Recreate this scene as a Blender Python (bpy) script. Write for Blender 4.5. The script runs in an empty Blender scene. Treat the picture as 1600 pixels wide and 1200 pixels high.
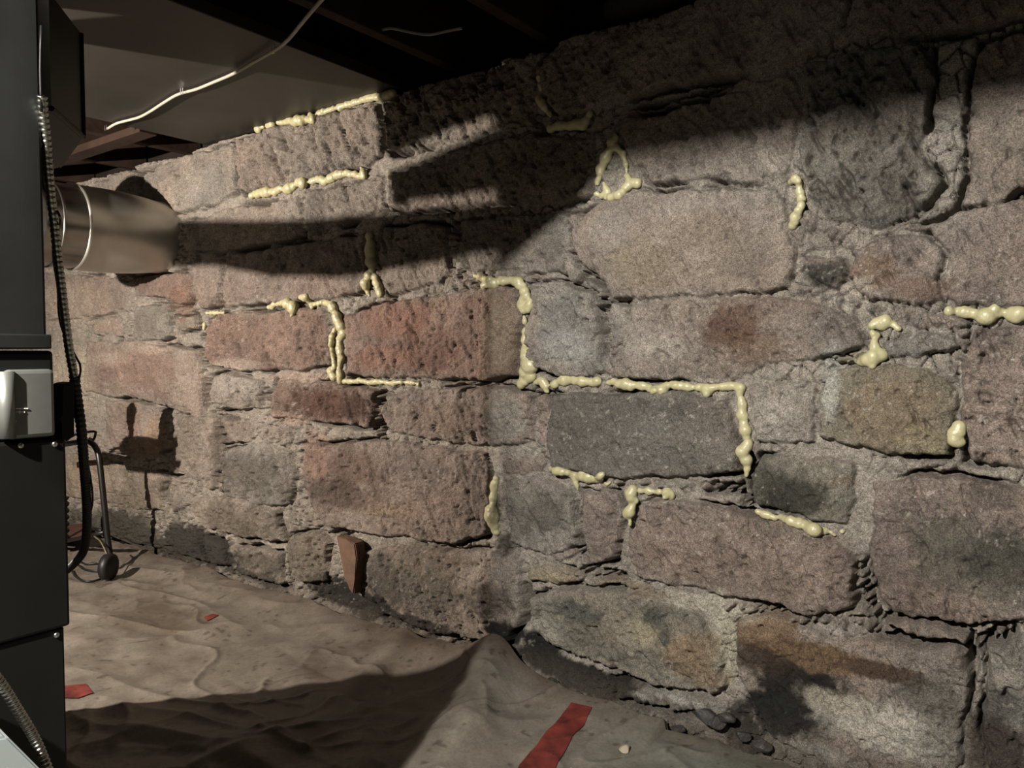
import bpy, bmesh, math, random
import numpy as np
from mathutils import Vector, Matrix
random.seed(7)
S = bpy.context.scene
COL = S.collection

# ------------------------------------------------------------------ camera
FPX = 1200.0
PITCH = math.radians(2.387)
CAM = np.array([0.0, 0.0, 1.05])
fh = np.array([-0.6, 0.8, 0.0])
RT = np.array([0.8, 0.6, 0.0])
FW = fh*math.cos(PITCH) + np.array([0, 0, -math.sin(PITCH)])
UP = np.cross(RT, FW)
cd = bpy.data.cameras.new('camera'); cam = bpy.data.objects.new('camera', cd); COL.objects.link(cam)
cd.sensor_width = 36.0; cd.lens = 36.0*FPX/1600.0; cd.clip_start = 0.02
M = Matrix(((RT[0], UP[0], -FW[0], CAM[0]), (RT[1], UP[1], -FW[1], CAM[1]), (RT[2], UP[2], -FW[2], CAM[2]), (0, 0, 0, 1)))
cam.matrix_world = M
S.camera = cam

def ray(px, py):
    return FW + RT*(px-800)/FPX + UP*(600-py)/FPX
def hit(px, py, axis, val):
    d = ray(px, py); t = (val-CAM[axis])/d[axis]
    return CAM + d*t
def onwall(px, py): return hit(px, py, 1, 2.0)
def at(px, py, depth):
    return CAM + ray(px, py)*depth

# ------------------------------------------------------------------ light, exposure
S.view_settings.view_transform = 'Standard'; S.view_settings.look = 'None'
S.view_settings.gamma = 1; S.view_settings.use_curve_mapping = False
S.view_settings.exposure = 0.12
w = bpy.data.worlds.new('world'); S.world = w; w.use_nodes = True
w.node_tree.nodes['Background'].inputs[0].default_value = (0.02, 0.02, 0.022, 1)
w.node_tree.nodes['Background'].inputs[1].default_value = 0.05
LA = np.array([-0.64, -0.73, 1.93]); LB = np.array([-3.13, -0.16, 1.50])
def lamp(name, loc, power, col, rad):
    l = bpy.data.lights.new(name, 'POINT'); l.energy = power; l.color = col; l.shadow_soft_size = rad
    o = bpy.data.objects.new(name, l); o.location = loc; COL.objects.link(o); return o
lamp('bulb_light', LA, 590, (1.0, 0.965, 0.905), 0.017)
lamp('bulb_light', LB, 500, (1.0, 0.895, 0.79), 0.014)

# ------------------------------------------------------------------ helpers
def tag(o, label=None, cat=None, group=None, kind=None):
    if label: o['label'] = label
    if cat: o['category'] = cat
    if group: o['group'] = group
    if kind: o['kind'] = kind
    return o
def empty(name, loc, label, cat, group=None):
    o = bpy.data.objects.new(name, None); COL.objects.link(o); o.location = loc; o.empty_display_size = .05
    return tag(o, label, cat, group)
def link(name, bm, mat, parent=None, smooth=False):
    me = bpy.data.meshes.new(name); bmesh.ops.recalc_face_normals(bm, faces=bm.faces); bm.to_mesh(me); bm.free()
    if smooth:
        for p in me.polygons: p.use_smooth = True
    me.materials.append(mat)
    o = bpy.data.objects.new(name, me); COL.objects.link(o)
    if parent:
        o.parent = parent; o.matrix_parent_inverse = Matrix.Translation(-parent.location)
    return o
def box(bm, lo, hi, bev=0.0):
    r = bmesh.ops.create_cube(bm, size=1)
    lo = Vector(lo); hi = Vector(hi); c = (lo+hi)/2; s = hi-lo
    for v in r['verts']: v.co = Vector((v.co.x*s.x, v.co.y*s.y, v.co.z*s.z))+c
    if bev:
        es = {e for v in r['verts'] for e in v.link_edges}
        bmesh.ops.bevel(bm, geom=list(es), offset=bev, segments=2, affect='EDGES', profile=.5)
def tube(bm, pts, r, seg=12, ridges=None, caps=True):
    """swept tube; r a number or list"""
    P = [Vector(p) for p in pts]; n = len(P)
    R = r if isinstance(r, (list, tuple)) else [r]*n
    t0 = (P[1]-P[0]).normalized(); ref = Vector((0, 0, 1)) if abs(t0.z) < .9 else Vector((1, 0, 0))
    a = t0.cross(ref).normalized(); rings = []
    for i in range(n):
        t = (P[min(i+1, n-1)]-P[max(i-1, 0)]).normalized()
        a = (a - t*a.dot(t)).normalized(); b = t.cross(a)
        rings.append([bm.verts.new(P[i]+(a*math.cos(2*math.pi*k/seg)+b*math.sin(2*math.pi*k/seg))*R[i]) for k in range(seg)])
    for i in range(n-1):
        for k in range(seg):
            bm.faces.new((rings[i][k], rings[i][(k+1) % seg], rings[i+1][(k+1) % seg], rings[i+1][k]))
    if caps: bm.faces.new(rings[0][::-1]); bm.faces.new(rings[-1])
def spline(pts, step):
    P = [np.array(p, float) for p in pts]; P = [2*P[0]-P[1]]+P+[2*P[-1]-P[-2]]; out = []
    for i in range(1, len(P)-2):
        L = np.linalg.norm(P[i+1]-P[i]); m = max(2, int(L/step))
        for k in range(m):
            t = k/m
            out.append(.5*((2*P[i])+(-P[i-1]+P[i+1])*t+(2*P[i-1]-5*P[i]+4*P[i+1]-P[i+2])*t*t+(-P[i-1]+3*P[i]-3*P[i+1]+P[i+2])*t**3))
    out.append(P[-2]); return out
def armoured(bm, pts, r, pitch):
    """helically ribbed flexible steel conduit"""
    Q = spline(pts, pitch/6); R = []; d = 0
    for i, q in enumerate(Q):
        if i: d += np.linalg.norm(q-Q[i-1])
        R.append(r*(0.80+0.20*abs(math.cos(math.pi*d/pitch))**.7))
    tube(bm, Q, R, 12)
def prism(bm, pts, off):
    """solid from a polygon of 3-D points and an offset vector"""
    a = [bm.verts.new(Vector(p)) for p in pts]; b = [bm.verts.new(Vector(p)+Vector(off)) for p in pts]
    bm.faces.new(a); bm.faces.new(b[::-1]); n = len(a)
    for i in range(n): bm.faces.new((a[i], b[i], b[(i+1) % n], a[(i+1) % n]))

# ------------------------------------------------------------------ materials
def mat(name, base, rough=.8, metal=0.0, noise=None, bump=None, spec=.5, var=.3):
    base = tuple(c*(.8 if metal < .6 else 1) for c in base)
    m = bpy.data.materials.new(name); m.use_nodes = True; nt = m.node_tree; b = nt.nodes['Principled BSDF']
    b.inputs['Roughness'].default_value = rough; b.inputs['Metallic'].default_value = metal
    b.inputs['Specular IOR Level'].default_value = spec
    tc = nt.nodes.new('ShaderNodeTexCoord')
    n = nt.nodes.new('ShaderNodeTexNoise'); n.inputs['Scale'].default_value = noise or 8; n.inputs['Detail'].default_value = 8
    nt.links.new(tc.outputs['Object'], n.inputs['Vector'])
    r = nt.nodes.new('ShaderNodeValToRGB'); r.color_ramp.elements[0].position = .3; r.color_ramp.elements[1].position = .7
    r.color_ramp.elements[0].color = tuple(c*(1-var) for c in base)+(1,); r.color_ramp.elements[1].color = tuple(min(1, c*(1+var)) for c in base)+(1,)
    nt.links.new(n.outputs['Fac'], r.inputs['Fac']); nt.links.new(r.outputs['Color'], b.inputs['Base Color'])
    if bump:
        n2 = nt.nodes.new('ShaderNodeTexNoise'); n2.inputs['Scale'].default_value = bump[0]; n2.inputs['Detail'].default_value = 6
        nt.links.new(tc.outputs['Object'], n2.inputs['Vector'])
        bp = nt.nodes.new('ShaderNodeBump'); bp.inputs['Strength'].default_value = 1; bp.inputs['Distance'].default_value = bump[1]
        nt.links.new(n2.outputs['Fac'], bp.inputs['Height']); nt.links.new(bp.outputs['Normal'], b.inputs['Normal'])
    return m
def vmat(name, rough, fine, bump_d, spec=.3, amp=.35):
    """vertex-colour base x fine grain, with fine bump"""
    m = bpy.data.materials.new(name); m.use_nodes = True; nt = m.node_tree; b = nt.nodes['Principled BSDF']
    b.inputs['Roughness'].default_value = rough; b.inputs['Specular IOR Level'].default_value = spec
    at_ = nt.nodes.new('ShaderNodeAttribute'); at_.attribute_name = 'Col'
    tc = nt.nodes.new('ShaderNodeTexCoord')
    n = nt.nodes.new('ShaderNodeTexNoise'); n.inputs['Scale'].default_value = fine; n.inputs['Detail'].default_value = 9; n.inputs['Roughness'].default_value = .7
    nt.links.new(tc.outputs['Object'], n.inputs['Vector'])
    mr = nt.nodes.new('ShaderNodeMapRange'); mr.inputs[1].default_value = .3; mr.inputs[2].default_value = .7
    mr.inputs[3].default_value = 1-amp*.6; mr.inputs[4].default_value = 1+amp*.6
    nt.links.new(n.outputs['Fac'], mr.inputs[0])
    mx = nt.nodes.new('ShaderNodeVectorMath'); mx.operation = 'MULTIPLY'
    n3 = nt.nodes.new('ShaderNodeTexNoise'); n3.inputs['Scale'].default_value = fine*4.2; n3.inputs['Detail'].default_value = 3; n3.inputs['Roughness'].default_value = .6
    nt.links.new(tc.outputs['Object'], n3.inputs['Vector'])
    m3 = nt.nodes.new('ShaderNodeMapRange'); m3.inputs[1].default_value = .32; m3.inputs[2].default_value = .68; m3.inputs[3].default_value = 1-amp*1.1; m3.inputs[4].default_value = 1+amp*1.4
    nt.links.new(n3.outputs['Fac'], m3.inputs[0])
    mm = nt.nodes.new('ShaderNodeMath'); mm.operation = 'MULTIPLY'; nt.links.new(mr.outputs[0], mm.inputs[0]); nt.links.new(m3.outputs[0], mm.inputs[1])
    nt.links.new(at_.outputs['Color'], mx.inputs[0]); nt.links.new(mm.outputs[0], mx.inputs[1])
    nt.links.new(mx.outputs[0], b.inputs['Base Color'])
    n2 = nt.nodes.new('ShaderNodeTexNoise'); n2.inputs['Scale'].default_value = fine*1.3; n2.inputs['Detail'].default_value = 7; n2.inputs['Roughness'].default_value = .65
    nt.links.new(tc.outputs['Object'], n2.inputs['Vector'])
    bp = nt.nodes.new('ShaderNodeBump'); bp.inputs['Distance'].default_value = bump_d; bp.inputs['Strength'].default_value = 1
    nt.links.new(n2.outputs['Fac'], bp.inputs['Height']); nt.links.new(bp.outputs['Normal'], b.inputs['Normal'])
    return m
def lin(r, g, b):
    f = lambda c: (c/255/12.92 if c/255 <= .04045 else ((c/255+.055)/1.055)**2.4)
    return (f(r), f(g), f(b))
M_wall = vmat('stone_and_mortar', .88, 75, .0075, amp=.5)
M_floor = vmat('dusty_plastic_sheet', .38, 30, .0008, spec=.4, amp=.12)
M_dirt = mat('dirt', lin(46, 40, 34), .95, 0, 18, (40, .012), .2)
M_foam = mat('spray_foam', lin(172, 165, 128), .36, 0, 60, (160, .0012), .45, .10)
M_blackmetal = mat('dark_painted_metal', lin(15, 15, 13), .5, .0, 9, (3, .002), .3, .25)
M_plenum = mat('galvanised_plenum', lin(25, 26, 24), .5, .2, 14, (5, .002), .5, .25)
M_silver = mat('brushed_panel', lin(120, 121, 115), .42, .6, 60, None, .5, .06)
M_galv = mat('galvanised_duct', lin(140, 139, 134), .26, .95, 5, (3, .003), .5, .12)
M_conduit = mat('conduit_steel', lin(170, 168, 158), .28, 1.0, 40, None, .5, .15)
M_blackrub = mat('black_rubber', lin(22, 21, 20), .5, 0, 30, None, .4, .2)
M_blacktube = mat('black_steel_tube', lin(26, 24, 22), .38, .2, 30, None, .4, .2)
M_panel = mat('ceiling_sheet_metal', lin(58, 54, 48), .5, .45, 3.5, (2.5, .004), .5, .18)
M_wood = mat('old_joist_wood', lin(50, 36, 27), .85, 0, 9, (14, .004), .2, .3)
M_darkwood = mat('subfloor_boards', lin(36, 29, 24), .9, 0, 6, (14, .004), .2, .3)
M_cable = mat('white_cable_jacket', lin(165, 160, 146), .45, 0, 30, None, .5, .05)
M_staple = mat('staple_steel', lin(190, 190, 185), .3, 1, 30, None, .5, .05)
M_red = mat('red_tape', lin(96, 38, 33), .4, 0, 22, (30, .002), .5, .5)
M_plaster = mat('painted_block', lin(58, 54, 49), .9, 0, 4, (20, .01), .3, .2)
M_white = mat('white_plastic', lin(235, 232, 222), .35, 0, 30, None, .5, .02)
M_grey = mat('pale_grey_box', lin(170, 175, 172), .5, .1, 20, None, .4, .05)
M_jbox = mat('junction_box_paint', lin(92, 97, 95), .55, 0, 20, None, .3, .05)
M_shim = mat('orange_stone', lin(96, 73, 59), .8, 0, 22, (40, .004), .3, .2)
M_chip = mat('pale_chip', lin(150, 138, 120), .8, 0, 40, (80, .002), .3, .1)
M_coal = mat('dark_rubble', lin(48, 45, 42), .6, 0, 30, (50, .006), .4, .35)
M_brown = mat('brown_shelf', lin(72, 46, 34), .6, 0, 12, None, .3, .2)
M_yellow = mat('yellow_wire', lin(92, 84, 56), .45, 0, 30, None, .4, .1)

# ------------------------------------------------------------------ numpy noise
rs = np.random.RandomState(11)
PERM = rs.permutation(4096); VAL = rs.rand(4096)
def hsh(ix, iy, s=0): return VAL[(PERM[(ix+PERM[(iy+s*131) & 4095]) & 4095])]
def vnoise(x, y, s=0):
    ix = np.floor(x).astype(np.int64); iy = np.floor(y).astype(np.int64); fx = x-ix; fy = y-iy
    fx = fx*fx*(3-2*fx); fy = fy*fy*(3-2*fy)
    a = hsh(ix, iy, s); b = hsh(ix+1, iy, s); c = hsh(ix, iy+1, s); d = hsh(ix+1, iy+1, s)
    return (a*(1-fx)+b*fx)*(1-fy)+(c*(1-fx)+d*fx)*fy
def fbm(x, y, sc, o=4, s=0, g=.5):
    r = 0; a = 1; t = 0
    for k in range(o):
        r = r+a*(vnoise(x*sc*2**k+17.3*k, y*sc*2**k+9.1*k, s+k)-.5)*2; t += a; a *= g
    return r/t
def voro(x, y, sc, s=0):
    X = x*sc; Y = y*sc; ix = np.floor(X).astype(np.int64); iy = np.floor(Y).astype(np.int64)
    f1 = np.full(X.shape, 9.0); f2 = np.full(X.shape, 9.0); idv = np.zeros(X.shape)
    for dx in (-1, 0, 1):
        for dy in (-1, 0, 1):
            cx = ix+dx; cy = iy+dy
            px = cx+hsh(cx, cy, s); py = cy+hsh(cx, cy, s+3)
            d = np.hypot(px-X, py-Y); idn = hsh(cx, cy, s+7)
            m = d < f1
            f2 = np.where(m, f1, np.minimum(f2, d)); idv = np.where(m, idn, idv); f1 = np.where(m, d, f1)
    return f1, f2, idv
def sstep(a, b, x):
    t = np.clip((x-a)/(b-a), 0, 1); return t*t*(3-2*t)
def sdpoly(px, py, poly):
    """signed distance, positive inside"""
    d = np.full(px.shape, 1e9); ins = np.zeros(px.shape, bool); n = len(poly)
    for i in range(n):
        ax, ay = poly[i]; bx, by = poly[(i+1) % n]
        ex, ey = bx-ax, by-ay; L = ex*ex+ey*ey+1e-12
        t = np.clip(((px-ax)*ex+(py-ay)*ey)/L, 0, 1)
        d = np.minimum(d, (px-ax-t*ex)**2+(py-ay-t*ey)**2)
        c = ((ay > py) != (by > py)) & (px < (bx-ax)*(py-ay)/((by-ay) if abs(by-ay) > 1e-9 else 1e-9)+ax)
        ins ^= c
    d = np.sqrt(d); return np.where(ins, d, -d)
def wc(*p): return [(lambda q: (q[0], q[2]))(onwall(*a)) for a in p]

# ------------------------------------------------------------------ the stones of the wall, outlines on the wall plane
TAN = (168, 150, 134); PNK = (166, 142, 128); RED = (160, 118, 100); RDB = (146, 110, 94); GRY = (150, 144, 134)
DGR = (122, 116, 105); DRK = (62, 58, 52); LTG = (178, 168, 154); GRN = (132, 128, 108); MOR = (180, 168, 152); YEL = (160, 146, 112)
ST = [  # colour, protrusion (m), roughness weight, outline
 (LTG, .012, 1, [(150,285),(205,262),(222,275),(218,305),(150,305)]),
 (LTG, .015, 1, [(224,272),(275,247),(281,330),(250,336),(225,310)]),
 (LTG, .018, 1, [(278,246),(366,223),(370,300),(345,318),(284,330)]),
 (TAN, .030, 1.6, [(372,222),(400,206),(592,160),(598,235),(575,260),(470,284),(385,303),(374,288)]),
 (TAN, .028, 2, [(603,162),(640,142),(700,117),(750,106),(800,95),(836,90),(840,130),(832,195),(700,224),(615,243),(601,225)]),
 (LTG, .03, 1, [(735,88),(775,75),(820,80),(832,88),(800,92),(750,102)]),
 (TAN, .040, 1, [(852,88),(878,62),(930,45),(1120,-15),(1330,-70),(1325,30),(1300,75),(1240,95),(1180,118),(1060,132),(990,150),(930,172),(880,183),(857,165),(847,120)]),
 (TAN, .025, 1, [(1335,-90),(1800,-200),(1800,5),(1600,28),(1450,58),(1330,70),(1326,50)]),
 (TAN, .01, 1, [(842,178),(855,172),(950,184),(955,203),(860,206),(840,196)]),
 (TAN, .028, 1, [(968,187),(1100,157),(1174,142),(1180,230),(1213,283),(1190,290),(1100,283),(1010,288),(987,250),(967,215)]),
 (PNK, .012, 1, [(962,174),(1060,151),(1174,127),(1172,136),(1060,160),(964,182)]),
 (TAN, .022, 1, [(1188,127),(1240,121),(1249,130),(1247,240),(1225,280),(1202,245),(1184,200)]),
 (DGR, .036, 2, [(1264,106),(1320,87),(1455,74),(1458,180),(1448,230),(1466,290),(1430,338),(1380,356),(1300,343),(1260,310),(1252,260),(1257,180)]),
 (TAN, .022, .6, [(1512,150),(1530,62),(1800,10),(1800,240),(1600,298),(1560,323),(1507,323),(1505,230)]),
 (TAN, .026, 1, [(612,272),(720,234),(832,210),(938,216),(933,260),(923,300),(890,316),(760,323),(642,333),(611,325)]),
 (TAN, .02, 1, [(481,300),(570,282),(600,277),(602,330),(560,344),(487,370),(480,340)]),
 (TAN, .022, 1, [(292,350),(340,332),(388,320),(471,306),(477,370),(390,388),(298,397)]),
 (PNK, .028, 1, [(356,397),(480,380),(570,364),(573,455),(500,470),(440,475),(353,480)]),
 (TAN, .024, 1, [(592,354),(690,350),(700,355),(704,420),(690,443),(612,463),(602,440),(590,400)]),
 (GRY, .020, 1, [(720,346),(880,326),(893,337),(877,400),(884,430),(800,424),(742,424),(714,415)]),
 (PNK, .02, 1, [(306,397),(349,396),(347,480),(316,484),(304,440)]),
 (PNK, .02, 1, [(40,425),(190,433),(205,440),(200,485),(140,498),(40,503)]),
 (RDB, .02, 1, [(208,434),(301,422),(301,475),(275,477),(262,466),(211,462)]),
 (GRY, .028, 1, [(214,479),(269,471),(271,529),(215,534)]),
 (TAN, .02, 1, [(276,496),(300,491),(311,498),(309,515),(280,519)]),
 (PNK, .012, 1, [(146,502),(187,492),(190,525),(150,524)]),
 (PNK, .026, .7, [(141,532),(200,533),(311,546),(317,580),(319,655),(240,628),(170,618),(134,610)]),
 (LTG, .015, 1, [(40,512),(133,520),(128,610),(40,615)]),
 (RED, .026, 1.2, [(326,500),(345,491),(430,484),(508,480),(516,500),(518,574),(470,577),(360,579),(322,570)]),
 (RED, .034, 1, [(546,490),(600,476),(700,458),(760,446),(808,448),(816,500),(810,588),(760,597),(640,591),(541,590)]),
 (LTG, .040, 1.3, [(832,442),(880,441),(928,456),(941,500),(944,582),(930,591),(880,589),(832,574),(823,520)]),
 (TAN, .034, .6, [(892,337),(935,317),(990,302),(1100,297),(1213,292),(1234,340),(1243,400),(1239,448),(1150,459),(1020,464),(962,466),(947,445),(912,410),(895,370)]),
 (TAN, .024, 1, [(987,475),(1040,464),(1120,463),(1240,464),(1338,492),(1352,538),(1290,558),(1210,573),(1140,596),(1040,598),(953,590),(957,560),(985,520)]),
 (TAN, .030, 1.4, [(1250,402),(1318,402),(1326,436),(1300,457),(1268,440)]),
 (PNK, .042, 1, [(1332,388),(1380,367),(1450,372),(1474,400),(1460,440),(1480,470),(1430,476),(1345,463),(1328,430)]),
 (PNK, .024, .7, [(1400,362),(1500,330),(1800,270),(1800,480),(1490,478),(1465,440),(1480,400),(1450,366)]),
 (GRY, .028, 1.3, [(1380,535),(1440,517),(1488,520),(1498,545),(1440,560),(1392,560)]),
 (TAN, .02, 1, [(1440,492),(1480,488),(1500,500),(1460,512),(1438,514)]),
 (TAN, .015, 1.3, [(1395,496),(1415,484),(1430,490),(1425,508),(1405,515)]),
 (PNK, .028, 1.5, [(1522,512),(1800,495),(1800,760),(1620,738),(1507,723),(1500,640),(1507,560)]),
 (YEL, .03, 1, [(1291,582),(1340,572),(1440,577),(1488,592),(1498,640),(1478,718),(1400,708),(1290,688),(1283,622)]),
 (LTG, .024, 1, [(1177,602),(1240,597),(1274,602),(1279,698),(1230,698),(1177,689),(1172,640)]),
 (DGR, .040, .6, [(864,614),(1000,612),(1140,617),(1148,660),(1163,733),(1100,743),(960,744),(864,733),(860,660)]),
 (GRN, .026, .8, [(1181,717),(1240,712),(1338,727),(1343,780),(1328,824),(1250,803),(1177,783),(1172,742)]),
 (PNK, .026, .8, [(1372,752),(1440,742),(1620,762),(1800,795),(1800,985),(1620,964),(1500,974),(1400,963),(1374,930),(1362,850)]),
 (GRY, .030, 1, [(787,747),(850,737),(892,762),(901,830),(903,858),(850,863),(800,849),(788,800)]),
 (PNK, .018, .8, [(907,767),(968,767),(971,800),(963,878),(917,886),(907,820)]),
 (PNK, .034, 1, [(1000,787),(1040,777),(1140,792),(1280,827),(1333,862),(1338,880),(1333,953),(1270,958),(1180,938),(1080,918),(990,903),(984,850)]),
 (GRN, .050, 1.2, [(832,932),(870,917),(1000,927),(1058,937),(1108,967),(1123,1010),(1136,1068),(1120,1076),(1040,1068),(960,1043),(880,1018),(837,988)]),
 (TAN, .036, .8, [(1162,967),(1210,957),(1300,987),(1400,1000),(1512,1012),(1512,1100),(1498,1195),(1480,1240),(1300,1195),(1210,1150),(1158,1060),(1147,1000)]),
 (GRY, .030, 1, [(1537,1007),(1600,987),(1800,990),(1800,1400),(1545,1300),(1537,1120)]),
 (TAN, .040, .7, [(1385,966),(1450,972),(1515,988),(1510,1002),(1420,994),(1377,974)]),
 (GRY, .045, 1.4, [(962,1056),(1060,1076),(1142,1087),(1138,1118),(1080,1108),(972,1084)]),
 (YEL, .03, 1, [(828,883),(870,880),(905,895),(900,912),(850,910),(830,905)]),
 (YEL, .02, 1, [(910,898),(990,912),(1000,922),(930,918)]),
 (LTG, .034, 1.6, [(329,592),(350,582),(411,592),(416,638),(340,643),(331,620)]),
 (RDB, .030, 1.1, [(432,592),(530,600),(593,606),(588,668),(520,663),(430,653),(424,620)]),
 (PNK, .034, 1.2, [(602,614),(680,607),(760,602),(833,613),(836,688),(770,698),(690,688),(620,678),(603,650)]),
 (PNK, .040, .8, [(482,692),(600,687),(700,696),(760,706),(768,760),(763,838),(700,848),(600,838),(520,823),(492,790),(478,740)]),
 (GRY, .026, 1, [(352,702),(400,692),(458,702),(466,740),(453,788),(400,788),(352,773)]),
 (TAN, .028, 1, [(276,648),(341,652),(343,690),(343,758),(330,766),(300,742),(280,734)]),
 (PNK, .02, 1, [(168,622),(200,626),(263,637),(268,700),(215,718),(166,700)]),
 (TAN, .024, 1, [(207,729),(260,739),(253,798),(205,793)]),
 (TAN, .018, 1, [(60,712),(150,713),(194,726),(197,788),(60,768)]),
 (LTG, .01, 1, [(60,625),(150,628),(160,700),(60,698)]),
 (TAN, .034, 1, [(308,777),(345,772),(440,797),(448,848),(400,843),(330,828),(303,800)]),
 (TAN, .02, 1.3, [(267,742),(298,747),(300,790),(272,798)]),
 (GRY, .024, 1, [(270,827),(312,834),(320,880),(300,873),(275,860)]),
 (GRY, .024, 1, [(322,838),(350,847),(357,884),(326,880)]),
 (TAN, .026, 1.2, [(362,852),(440,862),(446,913),(400,903),(366,888)]),
 (TAN, .034, 1.2, [(454,832),(500,832),(518,850),(511,913),(460,903),(450,870)]),
 (TAN, .040, .9, [(567,862),(620,852),(750,857),(820,872),(822,960),(800,1003),(740,998),(682,988),(602,958),(567,920)]),
 (GRN, .022, 1.4, [(60,792),(170,795),(238,812),(260,858),(190,843),(60,812)]),
 (TAN, .016, 1.3, [(347,652),(400,662),(397,688),(350,693)]),
 (TAN, .016, 1.3, [(408,664),(455,672),(470,682),(420,690),(404,684)]),
 (TAN, .018, 1.2, [(782,717),(850,710),(850,733),(786,741)]),
 (PNK, .012, 1.2, [(840,615),(856,612),(855,690),(842,690)]),
 (DGR, .02, 1.5, [(600,965),(680,993),(690,1010),(620,992)]),
 (DGR, .02, 1.5, [(700,1002),(800,1010),(815,1030),(760,1025)]),
 (LTG, .012, 1, [(958,468),(980,478),(982,515),(955,550),(946,500)]),
 (LTG, .016, 1, [(880,345),(890,372),(893,400),(880,395),(876,360)]),
 (LTG, .018, 1, [(880,402),(895,398),(912,425),(905,440),(888,440)]),
 (LTG, .016, 1, [(915,430),(932,440),(940,452),(928,455),(914,442)]),
]
# small broken stones packed into the wide joints: polyline, size, count
prs = random.Random(77)
for line, sz, n in [([(886,345),(895,400),(935,445),(950,500),(965,570)], 9, 16), ([(975,480),(970,530),(950,590)], 11, 6), ([(1245,370),(1265,345),(1310,365),(1330,380)], 12, 9), ([(1345,478),(1400,490),(1440,505),(1510,505)], 11, 12),
    ([(1505,510),(1500,560),(1495,600)], 10, 6), ([(1345,870),(1350,930),(1365,965)], 10, 9), ([(1140,945),(1230,960),(1340,975),(1380,990)], 9, 16), ([(700,445),(760,440),(845,432)], 8, 9), ([(845,600),(850,660),(848,720),(790,742)], 8, 14),
    ([(905,893),(960,905),(1010,920)], 8, 8), ([(597,600),(598,660),(600,690)], 6, 8), ([(470,800),(520,830),(560,850)], 8, 8), ([(418,600),(424,660),(470,690)], 6, 9), ([(345,655),(350,700),(345,770)], 7, 8), ([(712,345),(714,400),(712,440)], 7, 7),
    ([(310,490),(318,560),(324,640)], 5, 9), ([(1250,250),(1240,300),(1250,345),(1245,400)], 8, 9), ([(960,750),(1050,760),(1150,760),(1170,790)], 8, 12), ([(1290,560),(1350,565),(1400,560)], 9, 7), ([(1530,1000),(1580,980)], 9, 4), ([(1250,455),(1300,470),(1350,475)], 8, 8), ([(200,430),(208,480),(205,530)], 6, 8), ([(900,860),(860,875)], 8, 4), ([(400,690),(470,690),(480,760),(475,800)], 6, 12)]:
    segs = [(a, b, math.hypot(b[0]-a[0], b[1]-a[1])) for a, b in zip(line[:-1], line[1:])]; tot = sum(q[2] for q in segs)
    for k in range(n):
        t = (k+prs.uniform(.2, .8))/n*tot
        for a, b, L in segs:
            if t <= L or (a, b, L) == segs[-1]: break
            t -= L
        x = a[0]+(b[0]-a[0])*t/L+prs.uniform(-.4, .4)*sz; y = a[1]+(b[1]-a[1])*t/L+prs.uniform(-.3, .3)*sz
        m_ = prs.randint(5, 7); a0 = prs.uniform(0, 6); r_ = sz*prs.uniform(.6, 1.1)
        ST.append((prs.choice([LTG, TAN, PNK, GRY, LTG]), prs.uniform(.014, .034), 1, [(x+r_*prs.uniform(.75, 1.2)*math.cos(a0+6.283*j/m_), y+.8*r_*prs.uniform(.75, 1.2)*math.sin(a0+6.283*j/m_)) for j in range(m_)]))
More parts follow.
